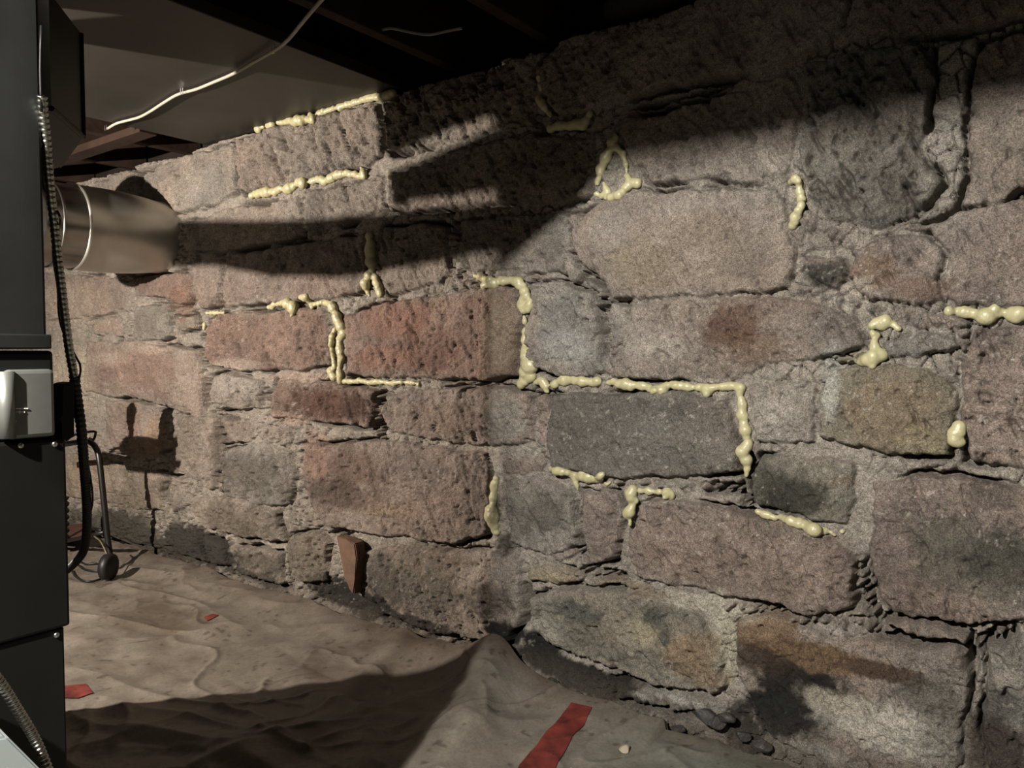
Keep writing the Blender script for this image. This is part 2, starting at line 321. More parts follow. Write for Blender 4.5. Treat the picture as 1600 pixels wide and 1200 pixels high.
# x, y, rx, ry, colour, strength, grain (stains and tone patches with their own outline on the wall)
STAIN_TONE = [
 (1145,508,48,34,(126,88,66),.9,1), (1185,545,60,30,(140,100,70),.5,1), (1185,480,90,25,(150,120,100),.4,1),
 (1255,1075,78,52,(38,32,26),1.35,.55), (1215,1110,55,38,(35,30,25),1.3,.5), (1345,1100,40,16,(60,52,42),.6,1),
 (1205,985,60,38,(158,122,82),.9,1), (1270,1020,90,22,(138,104,66),1.0,.7), (1375,1045,70,13,(98,72,48),1.0,.7), (1200,1030,60,26,(66,48,30),.9,.8),
 (1380,1130,110,42,(215,208,190),.85,.8), (1300,1090,70,20,(210,198,170),.7,.9), (1270,1165,70,14,(210,205,190),.7,1), (1480,1140,40,45,(120,114,100),.5,1),
 (1455,1085,60,26,(110,104,92),.6,1),
 (1130,975,20,55,(220,212,184),.95,.6), (1095,942,70,12,(218,208,186),.9,.6), (1150,950,50,16,(216,205,180),.7,.8), (1140,1020,14,60,(208,200,168),.9,.6),
 (1075,1010,50,36,(172,140,98),.8,1), (1095,1050,60,20,(172,140,98),.7,1), (1010,985,40,26,(196,182,140),.8,1),
 (855,985,34,34,(196,190,170),.6,1), (900,950,60,18,(106,108,98),.9,1), (1030,960,30,22,(90,94,86),.8,1), (1048,990,14,22,(86,90,84),.8,1), (960,1010,40,30,(130,122,104),.6,1),
 (900,1045,120,14,(40,36,30),1.3,.7), (845,1010,26,26,(32,28,24),1.3,.6), (960,1075,80,12,(46,42,36),1.2,.7),
 (1060,1085,50,7,(225,222,210),.8,.8), (1010,1082,20,6,(230,226,212),.8,.8), (1170,1140,30,40,(44,38,30),1.1,.7),
 (1560,1170,50,50,(72,56,42),.9,.8), (1560,1100,30,24,(80,72,62),.6,1), (1560,1040,40,25,(196,184,164),.5,1),
 (1245,770,60,34,(72,70,58),.95,.8), (1200,745,40,22,(84,82,68),.7,.9), (1320,750,26,14,(140,116,84),.6,1),
 (1500,860,70,50,(120,112,96),.75,.9), (1570,880,60,60,(84,82,70),.85,.8), (1560,930,60,26,(150,140,120),.5,1), (1560,770,60,26,(112,98,84),.6,.9),
 (1390,640,70,50,(168,140,104),.6,1), (1450,690,40,22,(184,168,120),.6,1), (1300,600,18,60,(204,208,196),.7,.8), (1350,560,40,12,(206,196,150),.6,.8),
 (1205,650,40,40,(196,190,178),.5,1), (1030,540,60,30,(200,188,170),.75,.8), (1000,500,30,24,(196,182,164),.6,.9), (1100,600,70,10,(208,196,176),.6,.8),
 (1010,410,60,50,(176,156,126),.75,1), (1080,360,90,40,(170,146,124),.5,1), (1150,400,70,40,(150,134,116),.5,1), (960,360,40,34,(190,182,170),.5,1),
 (880,500,36,46,(160,156,150),.5,1), (895,545,34,26,(200,198,190),.6,1),
 (1290,430,34,16,(78,74,66),.9,.7), (1370,430,34,24,(170,132,98),.6,1), (1345,450,24,16,(205,190,168),.7,.8), (1440,450,50,18,(150,114,92),.6,.9),
 (1480,200,34,120,(176,168,154),.8,.6), (1475,310,40,60,(180,170,154),.8,.6), (1560,220,50,60,(168,154,138),.4,1),
 (1350,300,26,20,(150,145,136),.4,1), (1120,210,80,20,(168,154,140),.4,1),
 (1080,860,80,40,(176,144,126),.4,1), (1130,850,8,70,(140,118,102),.6,.7), (1310,880,22,60,(150,124,110),.4,1),
 (1000,640,60,20,(112,106,96),.4,1), (1120,700,40,30,(150,142,128),.6,1), (960,700,60,24,(138,130,118),.4,1),
 (855,800,44,40,(116,112,98),.8,.9), (820,770,26,20,(170,160,140),.5,1), (790,850,20,24,(60,52,44),.8,.8),
 (785,520,28,70,(186,160,130),.9,.6), (797,650,28,50,(186,178,160),.85,.7), (680,540,70,40,(140,98,80),.7,1), (600,560,50,18,(188,128,100),.5,1), (640,500,70,30,(176,116,92),.5,1),  # pale upright strips near the right ends of their stones
 (780,450,30,12,(176,150,128),.5,.8),
 (510,630,60,26,(112,72,54),.9,.9), (560,640,26,24,(96,64,50),.8,.9), (480,590,60,10,(204,168,146),.6,.8), (450,655,40,10,(196,160,138),.6,.8),
 (700,650,60,24,(150,118,98),.5,1), (560,730,60,40,(124,92,76),.7,.9), (500,710,24,40,(186,142,122),.6,.9), (590,790,70,16,(182,152,120),.7,.8), (540,775,70,24,(104,80,68),.8,.8),
 (660,920,90,40,(104,96,82),.7,.8), (600,900,30,30,(84,80,72),.7,.8), (700,870,80,12,(150,126,104),.5,.9), (770,930,40,40,(80,66,54),.7,.8), (790,985,30,20,(40,34,28),1.1,.7),  # last entries darken the right end of the bottom stone
 (650,970,60,12,(60,52,46),1.1,.7), (530,925,50,22,(44,40,34),1.1,.7), (580,945,40,20,(50,46,40),1.0,.7), (400,900,60,10,(72,66,56),.8,.8),
 (310,855,60,30,(66,62,54),1.0,.7), (240,850,40,14,(60,54,46),1.0,.7), (345,700,14,50,(86,72,58),.6,.8), (390,830,50,16,(150,136,112),.5,.9), (330,800,40,20,(170,150,126),.5,.9),
 (190,760,60,34,(186,164,136),.5,1), (180,820,70,22,(90,84,70),.9,.8), (230,575,70,40,(166,124,104),.6,1), (180,560,30,12,(216,190,170),.5,.8), (240,545,30,10,(214,190,170),.5,.8),
 (400,740,60,46,(118,110,94),.7,1), (380,815,70,34,(118,106,86),.65,1), (230,775,60,40,(122,110,90),.6,1), (300,690,30,60,(136,124,106),.5,1), (480,870,40,44,(126,114,92),.6,1), (200,830,60,26,(78,72,60),.9,.9), (420,880,40,20,(104,96,78),.7,.9), (660,890,90,40,(120,110,92),.5,1), (900,720,40,10,(150,142,128),.4,1),
 (110,480,60,40,(208,186,160),.5,.8), (110,600,40,60,(218,200,174),.7,.7), (215,665,14,40,(176,138,112),.5,.8), (240,680,12,40,(196,158,116),.6,.8), (130,745,40,30,(190,164,130),.6,.9),
 (480,230,80,40,(160,142,128),.3,1), (370,600,40,20,(200,190,178),.5,1), (370,570,40,10,(212,190,172),.6,.7), (240,500,26,26,(150,136,118),.5,1),
 (285,470,20,30,(168,120,96),.6,.9), (860,900,40,14,(196,180,136),.6,.8), (1000,920,60,10,(160,136,98),.6,.8),
]

# ------------------------------------------------------------------ wall mesh
def build_wall():
    pxs = np.arange(-60, 1660, 1.75)
    us = np.array([onwall(p, 550)[0] for p in pxs])
    left = np.linspace(-8.2, us[0], 60)[:-1]; right = np.linspace(us[-1], 2.6, 420)[1:]
    us = np.concatenate([left, us, right])
    zs = np.arange(-.06, 2.05, .0034)
    U, Z = np.meshgrid(us, zs)
    # warp for irregular stone edges
    wu = fbm(U, Z, 9, 5, 1, .6)*.022+fbm(U, Z, 34, 3, 3)*.010; wz = fbm(U, Z, 9, 5, 21, .6)*.016+fbm(U, Z, 34, 3, 23)*.008
    UX = U+wu; ZX = Z+wz
    best = np.full(U.shape, -1.0)        # signed distance of owning stone
    sid = np.full(U.shape, -1)
    stones = [(c, p, r, wc(*pl)) for c, p, r, pl in ST]
    # coursed stones beyond the part in view
    rr = random.Random(5)
    z0 = 0.05
    while z0 < 1.95:
        hgt = rr.uniform(.22, .32); u0 = .08+rr.uniform(0, .2)
        while u0 < 2.7:
            L = rr.uniform(.3, .7)
            if u0 > .05: stones.append((rr.choice([TAN, PNK, GRY]), rr.uniform(.02, .035), 1, [(u0, z0), (u0+L, z0), (u0+L, z0+hgt-.02), (u0, z0+hgt-.02)]))
            u0 += L+.025
        u0 = -5.95
        while u0 > -8.2:
            L = rr.uniform(.3, .7); stones.append((rr.choice([TAN, PNK, GRY]), rr.uniform(.02, .035), 1, [(u0-L, z0), (u0, z0), (u0, z0+hgt-.02), (u0-L, z0+hgt-.02)])); u0 -= L+.025
        z0 += hgt
    for i, (c, p, r, poly) in enumerate(stones):
        a = np.array(poly); lo = a.min(0)-.06; hi = a.max(0)+.06
        if lo[0] > us[-1] or hi[0] < us[0]: continue
        i0, i1 = np.searchsorted(us, [lo[0], hi[0]]); j0, j1 = np.searchsorted(zs, [lo[1], hi[1]])
        if i1 <= i0 or j1 <= j0: continue
        sl = (slice(j0, j1), slice(i0, i1))
        d = sdpoly(UX[sl], ZX[sl], poly)
        # round the corners a little
        b = best[sl]; s = sid[sl]; m = d > b
        b[m] = d[m]; s[m] = i; best[sl] = b; sid[sl] = s
    inside = best > 0
    P = np.array([s[1] for s in stones]+[0]); R = np.array([s[2] for s in stones]+[1.0])
    C = np.array([lin(*[.62*k+.38*m for k, m in zip(s[0], (158, 144, 130))]) for s in stones]+[lin(*MOR)])
    prot = np.where(sid >= 0, P[sid]*.75-.002, 0); rw = np.where(sid >= 0, R[sid], 1)
    tone = 1+.16*(hsh(sid+9, sid*3+5, 2)-.5)
    # mortar and rubble
    f1, f2, cid = voro(U+fbm(U, Z, 12, 3, 5)*.02, Z+fbm(U, Z, 12, 3, 6)*.02, 24, 4)
    g1, g2, gid = voro(U, Z, 75, 9)
    crack = 1-sstep(.0, .07, f2-f1)
    rub = sstep(-.3, .2, fbm(U, Z, 3.1, 3, 31))       # where the mortar has broken into rubble
    mort = -.002+.007*fbm(U, Z, 14, 5, 40, .6)+.0015*fbm(U, Z, 120, 2, 41)
    mort = mort+rub*(.014*(1-f1)*(.4+cid)-.006-crack*.030)+.004*(.5-g1)+.0025*fbm(U, Z, 60, 3, 43)
    # stone faces
    e = np.clip(best, 0, 1)
    rnd = np.sqrt(np.clip(1-(1-np.clip(e/.013, 0, 1))**2, 0, 1))
    f = fbm(U, Z, 5, 5, 50, .55); fm = fbm(U, Z, 26, 4, 60, .6); fr = fbm(U, Z, 90, 3, 66, .6)
    # diagonal tool marks and flaking
    q = U*.9+Z*.45; q2 = -U*.45+Z*.9
    tool = np.maximum(0, fbm(q*1.0, q2*.28, 42, 3, 70)-.22)
    lay = fbm(U*.35, Z, 20, 4, 75)
    shelf = np.floor((f+.06*fm)*4)/4
    pit = np.maximum(0, fbm(U*.8, Z*.8, 60, 2, 170)-.38)+np.maximum(0, fbm(q*1.3, q2*.5, 75, 2, 175)-.40)
    face = prot*rnd+rw*(.012*f+.010*shelf+.0065*fm+.0030*fr-.040*tool-.035*pit+.004*lay)
    face = face+.006*sstep(0, .12, e)
    # joint crevices, dark broken lines along part of the stone edges
    cm = sstep(-.12, .25, fbm(U, Z, 4.2, 3, 81))
    ed = np.abs(best+.003)
    cre = np.exp(-(ed/.0050)**2)*cm*.06+np.exp(-(ed/.012)**2)*cm*sstep(.0, .3, fbm(U, Z, 11, 3, 83))*.04
    # short hairline cracks across faces
    hl = np.abs(fbm(U*1.2+Z*.5, Z*.8, 7, 4, 91)); hair = np.exp(-(hl/.006)**2)*sstep(.25, .5, fbm(U, Z, 2.3, 2, 95))*.008
    H = np.where(inside, face, mort*np.ones_like(face))
    blend = sstep(-.004, .004, best)
    H = np.where(best > -.02, mort*(1-blend)+face*blend, mort)-cre-hair*blend
    # footing: dirt bank bulging at the base, right part
    bank = .035*sstep(.13, .0, Z)*sstep(-1.8, -1.2, U)+.02*sstep(.06, 0, Z)
    H = H+bank*(1-.7*blend)+.01*fbm(U, Z, 30, 4, 99)*sstep(.12, .02, Z)
    # broken top edge
    topz = 1.985+.022*fbm(U, Z*0, 5, 4, 101)
    H = H-sstep(0, .03, Z-topz)*.5*(Z > topz)
    # colour
    base = np.where(inside[..., None], C[sid]*tone[..., None], C[-1])
    cn = fbm(U, Z, 3.2, 5, 110, .6); cn2 = fbm(U, Z, 11, 5, 120, .65); cn3 = fbm(U, Z, 48, 3, 130, .7)
    base = base*(1+.30*cn+.42*cn2+.24*cn3)[..., None]
    warm = fbm(U, Z, 4, 4, 140)[..., None]*np.array([.10, -.01, -.10]); base = base*(1+warm)
    mb = (1-blend)[..., None]; base = base*(1-mb)+(np.array(C[-1])*(1+.3*cn2+.35*cn3)[..., None])*mb
    # mortar smeared over stone edges
    sm = sstep(.03, 0, best+.02*cn2)*sstep(-.2, .3, cn)*inside; sm = (sm*.55)[..., None]
    base = base*(1-sm)+np.array(C[-1])*sm
    for k, (x, y, rx, ry, c, st, gr) in enumerate(STAIN_TONE):
        o = onwall(x, y); dx = onwall(x+rx, y)[0]-o[0]; dz = o[2]-onwall(x, y+ry)[2]
        i0, i1 = np.searchsorted(us, [o[0]-2.4*dx, o[0]+2.4*dx]); j0, j1 = np.searchsorted(zs, [o[2]-2.4*dz, o[2]+2.4*dz])
        if i1 <= i0 or j1 <= j0: continue
        sl = (slice(j0, j1), slice(i0, i1))
        d = np.hypot((U[sl]-o[0])/dx, (Z[sl]-o[2])/dz)
        d = d+gr*(.55*cn2[sl]+.35*cn3[sl]+.45*cn[sl])
        wgt = (np.clip(st, 0, 1)*sstep(1.25, .55 if st < 1 else .85, d))[..., None]
        grain = (1+.12*cn3[sl]+.15*cn2[sl])[..., None]
        base[sl] = base[sl]*(1-wgt)+np.array(lin(*c))*wgt*grain
    # pale mineral flecks
    fl = sstep(.36, .58, fbm(U, Z, 70, 3, 150, .8))*sstep(-.1, .4, fbm(U, Z, 2.6, 3, 155)); fl = (fl*.55)[..., None]
    base = base*(1-fl)+np.array(lin(226, 216, 200))*fl
    # dirt on the muddy base
    mud = (sstep(.12, .0, Z+.04*cn2)*.75)[..., None]; base = base*(1-mud)+np.array(lin(92, 80, 66))*mud*(1+.4*cn2+.3*cn3)[..., None]
    lum = (base@np.array([.3, .59, .11]))[..., None]; base = base*.70+lum*np.array([.325, .30, .27])
    base = np.clip(base*.37, .003, .9)
    X = U; Y = 2.0-H
    nr, nc = U.shape
    co = np.stack([X, Y, Z], -1).reshape(-1, 3)
    idx = np.arange(nr*nc).reshape(nr, nc)
    quads = np.stack([idx[:-1, :-1], idx[:-1, 1:], idx[1:, 1:], idx[1:, :-1]], -1).reshape(-1, 4)
    return grid_mesh('wall_back', co, quads, base.reshape(-1, 3), M_wall), (us, zs, H)
def grid_mesh(name, co, quads, col, material):
    me = bpy.data.meshes.new(name)
    me.vertices.add(len(co)); me.vertices.foreach_set('co', co.astype(np.float32).ravel())
    me.loops.add(quads.size); me.loops.foreach_set('vertex_index', quads.astype(np.int32).ravel())
    me.polygons.add(len(quads)); me.polygons.foreach_set('loop_start', np.arange(0, quads.size, 4, dtype=np.int32))
    me.polygons.foreach_set('use_smooth', np.ones(len(quads), bool))
    me.update(calc_edges=True)
    if col is not None:
        ca = me.color_attributes.new('Col', 'FLOAT_COLOR', 'POINT')
        ca.data.foreach_set('color', np.concatenate([col, np.ones((len(col), 1))], 1).astype(np.float32).ravel())
    me.materials.append(material)
    o = bpy.data.objects.new(name, me); COL.objects.link(o); return o
wall, WH = build_wall()
tag(wall, kind='structure')
def wall_h(u, z):
    us, zs, H = WH; i = min(max(np.searchsorted(us, u), 2), len(us)-3); j = min(max(int((z+.06)/.0034), 2), len(zs)-3)
    return float(np.median(H[j-2:j+3, i-2:i+3])), float(H[j-2:j+3, i-2:i+3].max())

# the rest of the shell: backing, side walls, ceiling boards, dirt floor
def struct(name, lo, hi, m):
    bm = bmesh.new(); box(bm, lo, hi); return tag(link(name, bm, m), kind='structure')
struct('wall_back_core', (-8.2, 2.12, -.1), (2.6, 2.4, 2.0), M_plaster).name = 'wall_core'
struct('wall_left', (-8.4, -3.4, -.1), (-8.2, 2.4, 2.5), M_plaster)
struct('wall_right', (2.6, -3.4, -.1), (2.8, 2.4, 2.5), M_plaster)
struct('wall_front', (-8.4, -3.6, -.1), (2.8, -3.4, 2.5), M_plaster)
struct('ceiling', (-8.4, -3.6, 2.26), (2.8, 2.5, 2.32), M_darkwood)
struct('floor', (-8.4, -3.6, -.12), (2.8, 2.5, -.03), M_dirt)
struct('trim_1', (-8.2, 2.2, 2.0), (2.6, 2.4, 2.26), M_darkwood)   # sill behind the wall top

# ------------------------------------------------------------------ plastic sheet on the floor
EDGE = [(-60,800),(100,838),(190,853),(270,871),(380,905),(440,920),(500,950),(570,977),(640,1003),(700,1022),(735,1032),(762,1020),(800,1028),(812,1040),(842,1076),(900,1100),(960,1118),(1010,1140),(1100,1155),(1200,1180),(1300,1205),(1700,1330)]
ef = [hit(x, y, 2, 0.0) for x, y in EDGE]
eu = np.array([p[0] for p in ef]); en = np.minimum(np.array([p[1] for p in ef]), 1.965)
def floor_h(U, V):
    a = .012*fbm(U, V, 1.6, 2, 201)+.014*np.abs(fbm(U*.9+V*.3, V*2.2, 1.6, 3, 205))
    lump = .0035*fbm(U, V, 16, 4, 210)*sstep(-.9, -1.6, U)*sstep(-.1, .3, fbm(U, V, 2.2, 2, 212))
    # creases running away from the wall, fanned
    q = (U*1.0-V*.35)
    cr = fbm(q, V*.12+U*.05, 2.2, 2, 220, .5); crease = .020*(1-np.abs(cr)*3.2).clip(0, 1)**2*sstep(-.2, .4, fbm(U, V, 1.3, 2, 226)+.35)
    cr2 = fbm(U*.25+V*.1, V-U*.22, 3.2, 3, 230, .5); crease2 = .014*(1-np.abs(cr2)*4).clip(0, 1)**1.5
    # the big fold
    ax, ay = hit(770, 1035, 2, 0)[:2]; bx, by = hit(690, 1200, 2, 0)[:2]
    ex, ey = bx-ax, by-ay; L = math.hypot(ex, ey); t = ((U-ax)*ex+(V-ay)*ey)/L; dd = ((U-ax)*ey-(V-ay)*ex)/L
    fold = .075*np.exp(-((dd+.02)/.085)**2)*sstep(1.2, .0, t)*sstep(-.45, -.1, t)
    fold2 = .03*np.exp(-((dd-.35-.1*t)/.05)**2)*sstep(.9, .1, t)*sstep(-.3, 0, t)
    up = .035*sstep(1.72, 1.97, V)*(U < -.9)
    fc = fbm(U*.5+V*.6, V*.5-U*.3, 4.5, 3, 280, .5); fine = .007*(1-np.abs(fc)*5).clip(0, 1)**2+.006*(1-np.abs(fbm(q*1.0, V*.3, 6.5, 2, 290))*6).clip(0, 1)**2*sstep(0, .4, fbm(U, V, 1.7, 2, 292)+.2)
    return a+lump+fine+crease+crease2+fold+fold2*.5+up+.004
def build_sheet():
    us = np.concatenate([np.linspace(-6.4, -4.2, 90)[:-1], np.linspace(-4.2, .45, 900), np.linspace(.45, 1.6, 60)[1:]])
    s = np.linspace(0, 1, 520)
    U = np.repeat(us[None, :], len(s), 0); E = np.interp(us, eu, en)+.012*fbm(us, us*0, 6, 4, 240)
    V = -1.2+(E[None, :]+1.2)*(1-(1-s[:, None])**1.35)
    Zh = floor_h(U, V)
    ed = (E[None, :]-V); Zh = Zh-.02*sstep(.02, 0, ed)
    c1 = np.array(lin(176, 165, 150)); c2 = np.array(lin(162, 164, 150)); k = sstep(-1.1, -.55, U+.25*(V-1.5))[..., None]
    base = c1*(1-k)+c2*k
    n1 = fbm(U, V, 2.4, 4, 250); n2 = fbm(U, V, 16, 5, 255, .65)
    base = base*(1+.22*n1+.34*n2*(1-.6*k[..., 0]))[..., None]
    dust = sstep(.05, .5, fbm(U*.8, V, 3.1, 5, 260, .6))[..., None]*(1-.75*k); base = base*(1-.65*dust)+np.array(lin(122, 104, 86))*.65*dust
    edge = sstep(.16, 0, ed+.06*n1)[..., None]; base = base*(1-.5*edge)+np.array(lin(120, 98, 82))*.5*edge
    sp = sstep(.5, .62, fbm(U, V, 40, 2, 270, .7))[..., None]*.5; base = base*(1-sp)+np.array(lin(80, 64, 52))*sp
    co = np.stack([U, V, Zh], -1).reshape(-1, 3); nr, nc = U.shape; idx = np.arange(nr*nc).reshape(nr, nc)
    quads = np.stack([idx[:-1, :-1], idx[:-1, 1:], idx[1:, 1:], idx[1:, :-1]], -1).reshape(-1, 4)
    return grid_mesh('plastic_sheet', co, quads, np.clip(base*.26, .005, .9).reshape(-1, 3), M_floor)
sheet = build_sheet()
tag(sheet, 'large wrinkled dusty plastic sheet covering the floor along the stone wall', 'plastic sheet')
def fz(u, v): return float(floor_h(np.array([u]), np.array([v]))[0])
def onfloor(px, py):
    p = hit(px, py, 2, 0.0)
    for _ in range(6): p = hit(px, py, 2, fz(p[0], p[1]))
    return p

# ------------------------------------------------------------------ red tape and small debris on the sheet
def tape(name, poly, label):
    """tape patch draped over the sheet: subdivided polygon"""
    P = [onfloor(*p) for p in poly]
    bm = bmesh.new(); vs = [bm.verts.new((p[0], p[1], 0)) for p in P]; bm.faces.new(vs)
    bmesh.ops.triangulate(bm, faces=bm.faces)
    for _ in range(5): bmesh.ops.subdivide_edges(bm, edges=[e for e in bm.edges if e.calc_length() > .012], cuts=1, use_grid_fill=False); bmesh.ops.triangulate(bm, faces=bm.faces)
    c = np.array([v.co[:2] for v in bm.verts]); z = floor_h(c[:, 0], c[:, 1])
    for v, q in zip(bm.verts, z): v.co.z = q+.0035
    r = bmesh.ops.extrude_face_region(bm, geom=list(bm.faces))
    for v in [g for g in r['geom'] if isinstance(g, bmesh.types.BMVert)]: v.co.z -= .002
    return tag(link(name, bm, M_red), label, 'tape')
tape('red_tape', [(893,1099),(925,1107),(912,1135),(897,1148),(880,1180),(860,1215),(800,1225),(812,1196),(835,1170),(858,1140)], 'long red tape strip stuck on the smooth grey sheet, smudged with dirt')
tape('red_tape', [(98,1073),(135,1070),(146,1084),(122,1092),(98,1091)], 'short dull red tape piece on the sheet beside the furnace base')
tape('red_tape', [(319,965),(333,960),(342,962),(324,971)], 'tiny red tape scrap showing between creases in the middle of the sheet')
def rock(name, px, py, size, m, label, cat='stone', group=None, pos=None, seed=0, sq=(1, 1, .6)):
    rr = random.Random(seed); bm = bmesh.new(); bmesh.ops.create_icosphere(bm, subdivisions=3, radius=1)
    pl = [(Vector((rr.uniform(-1, 1), rr.uniform(-1, 1), rr.uniform(-1, 1))).normalized(), rr.uniform(.5, .85)) for _ in range(9)]
    for v in bm.verts:
        for n, d in pl:
            k = v.co.dot(n)
            if k > d: v.co -= n*(k-d)
    a = rr.uniform(0, 6)
    bmesh.ops.rotate(bm, verts=bm.verts, matrix=Matrix.Rotation(a, 3, 'Z'))
    p = onfloor(px, py) if pos is None else np.array(pos)
    for v in bm.verts: v.co = Vector((v.co.x*size*sq[0], v.co.y*size*sq[1], v.co.z*size*sq[2]))
    o = link(name, bm, m); o.location = (p[0], p[1], p[2]+size*sq[2]*.5); return tag(o, label, cat, group)
rock('stone_chip', 976, 1173, .016, M_chip, 'small pale stone chip lying alone on the smooth grey sheet', seed=3, sq=(1, 1, .7))
for i, (x, y, s) in enumerate([(851,1073,.02),(862,1068,.022),(868,1084,.017),(903,1090,.022),(912,1094,.016),(1010,1128,.02),(1025,1135,.024),(1060,1140,.018),(1100,1120,.03),(1118,1128,.028),(1135,1122,.022),(838,1062,.016),(935,1104,.013),(1160,1150,.02),(1190,1165,.024)]):
    p = hit(x, y, 1, 1.935 if x > 1000 else 1.93); p[2] = max(p[2], -.01)
    rock('rubble_stone', x, y, s, M_coal, 'dark rubble lump between the plastic sheet edge and the wall base', 'stone', 'dark rubble lumps along the wall base', pos=p-np.array([0, 0, s*.3]), seed=20+i, sq=(1.2, .8, .75))

# orange stone wedge leaning on the wall base
bm = bmesh.new(); pts = [(525,838),(541,843),(554,850),(557,872),(554,905),(552,930),(545,921),(538,898),(533,872)]
pp = [hit(x, y, 1, 1.935) for x, y in pts]; prism(bm, pp, (0, .05, 0)); bmesh.ops.bevel(bm, geom=list(bm.edges), offset=.004, segments=2, affect='EDGES')
tag(link('stone_wedge', bm, M_shim), 'narrow orange-brown stone wedge upright in the joint at the wall base', 'stone')

# ------------------------------------------------------------------ spray foam beads
FO = bpy.data.materials['spray_foam']
def foam(label, strands, seed):
    """strands: lists of (px, py, radius_px)"""
    rr = random.Random(seed); bm = bmesh.new()
    for st in strands:
        if len(st) == 1: st = [st[0], (st[0][0]+1, st[0][1], st[0][2])]
        Q = [np.array(s, float) for s in st]; pts = []
        for a, b in zip(Q[:-1], Q[1:]):
            n = max(1, int(math.hypot(*(b-a)[:2])/(.42*(a[2]+b[2])/2)))
            for k in range(n): pts.append(a+(b-a)*k/n)
        pts.append(Q[-1]); ph = rr.uniform(0, 6)
        for i, q in enumerate(pts):
            P = onwall(q[0], q[1]); t = (P-CAM)@FW; hm, hx = wall_h(P[0], P[2])
            wob = .5*math.sin(i*.9+ph)+.5*math.sin(i*.37+2*ph)
            r = q[2]/FPX*t*(1+.22*wob+rr.uniform(-.22, .30))
            off = np.array([rr.uniform(-.18, .18), 0, rr.uniform(-.18, .18)])*r
            d = max(.35*hm+.65*hx, .0)
            c = P+off; c = CAM+(c-CAM)*((2.0-d-.25*r)/2.0)
            s = bmesh.ops.create_icosphere(bm, subdivisions=2, radius=1)
            sx, sy, sz = r*rr.uniform(.9, 1.15), r*rr.uniform(.85, 1.05), r*rr.uniform(.9, 1.15)
            for v in s['verts']: v.co = Vector((v.co.x*sx+c[0], v.co.y*sy+c[1], v.co.z*sz+c[2]))
    o = link('foam_bead', bm, FO, smooth=True)
    rm = o.modifiers.new('r', 'REMESH'); rm.mode = 'VOXEL'; rm.voxel_size = .0032; rm.use_smooth_shade = True
    sm = o.modifiers.new('s', 'SMOOTH'); sm.factor = .6; sm.iterations = 3
    return tag(o, label, 'spray foam')
foam('row of lumpy cream foam beads under the flat metal ceiling panel edge', [[(403,201,5),(412,197,5)],[(420,196,6),(426,196,7)],[(436,192,5),(452,189,5),(462,190,7),(475,186,7),(487,188,6)],[(486,180,6),(490,187,7)],[(497,178,5),(515,172,4),(535,166,5),(545,163,5),(556,160,6),(566,156,5),(583,152,5),(593,152,7),(602,150,7),(613,146,6)]], 1)
foam('lumpy cream foam bead along the joint one course below the metal ceiling panel', [[(394,305,5),(402,303,6),(415,300,6),(430,299,6),(440,295,5),(452,295,8),(463,288,5),(474,284,9)],[(486,283,5),(503,280,8),(509,284,7),(520,277,6),(530,272,6),(545,271,5),(556,272,5),(562,276,5),(569,275,5),(567,266,5),(564,262,3)]], 2)
foam('tiny foam dab in the shade right of the second cream row near the ceiling', [[(610,273,4),(611,276,4)]], 3)
foam('upright foam bead with forked end, crossed by the curved shadow band', [[(576,366,5),(578,380,8),(579,395,9),(581,412,6),(582,425,8)],[(576,432,7),(570,443,6),(574,456,4),(577,462,3)],[(585,430,6),(590,445,6),(595,460,5)]], 4)
foam('crusty foam bead along a joint turning down between two reddish stones', [[(421,481,4),(430,476,4),(440,474,4),(450,473,7),(458,480,7),(458,490,3),(454,495,2)],[(470,465,4),(478,464,7),(486,473,5),(488,480,3)],[(490,476,4),(505,472,5),(515,475,5),(523,484,6),(526,495,7),(529,505,8),(535,513,7)],[(524,515,4),(517,528,4),(518,545,4),(521,562,3),(523,574,5),(515,578,5),(521,590,5)],[(536,520,6),(530,532,6),(531,545,6),(533,560,5),(530,575,4),(531,590,5),(532,596,4)]], 5)
foam('thin crumbly foam bead running flat below the big red stone', [[(538,596,4),(550,596,4),(565,595,4),(580,598,4),(595,596,4),(610,599,4),(625,597,3),(640,598,3),(655,600,3)]], 6)
foam('very thin short foam line at the upper left corner of a small red stone', [[(322,489,2.5),(335,489,3),(350,489,3)]], 7)
foam('little foam speck beside the small rounded stones left of the red stones', [[(320,508,3),(319,514,3)]], 8)
foam('smooth foam bead hooking down at the upper right corner of the big red stone', [[(742,431,4),(752,434,6),(765,437,6),(760,443,5)],[(757,446,5),(778,440,7),(795,438,6),(808,439,7),(815,446,7),(818,455,7)],[(823,462,7),(816,468,6),(813,476,6),(818,484,6),(826,480,6),(829,470,5)]], 9)
foam('vertical foam bead ending in a fat lump right of the big red stone', [[(819,495,3),(820,503,4)],[(821,515,5),(819,530,5),(820,545,6),(823,560,8),(826,573,12),(823,580,12),(818,592,8),(813,602,6),(830,588,7)]], 10)
foam('long foam bead running right above the large dark grey block and down its right side', [[(836,598,4),(843,594,5),(852,600,6),(855,612,4)],[(866,600,6),(875,594,7),(890,593,7),(905,595,7),(920,597,7),(935,597,7)],[(948,598,3),(958,597,6),(975,601,7),(995,602,6),(1015,605,7),(1020,611,4),(1033,608,8),(1042,601,5),(1060,602,6),(1080,606,6),(1098,604,6),(1104,610,8),(1103,616,5),(1115,604,6),(1135,604,6),(1150,603,6),(1156,607,6),(1157,620,6),(1159,632,7),(1160,645,6),(1162,660,8),(1164,675,8),(1169,688,5),(1168,697,8),(1160,708,9),(1166,718,9),(1168,730,6),(1166,743,3)]], 11)
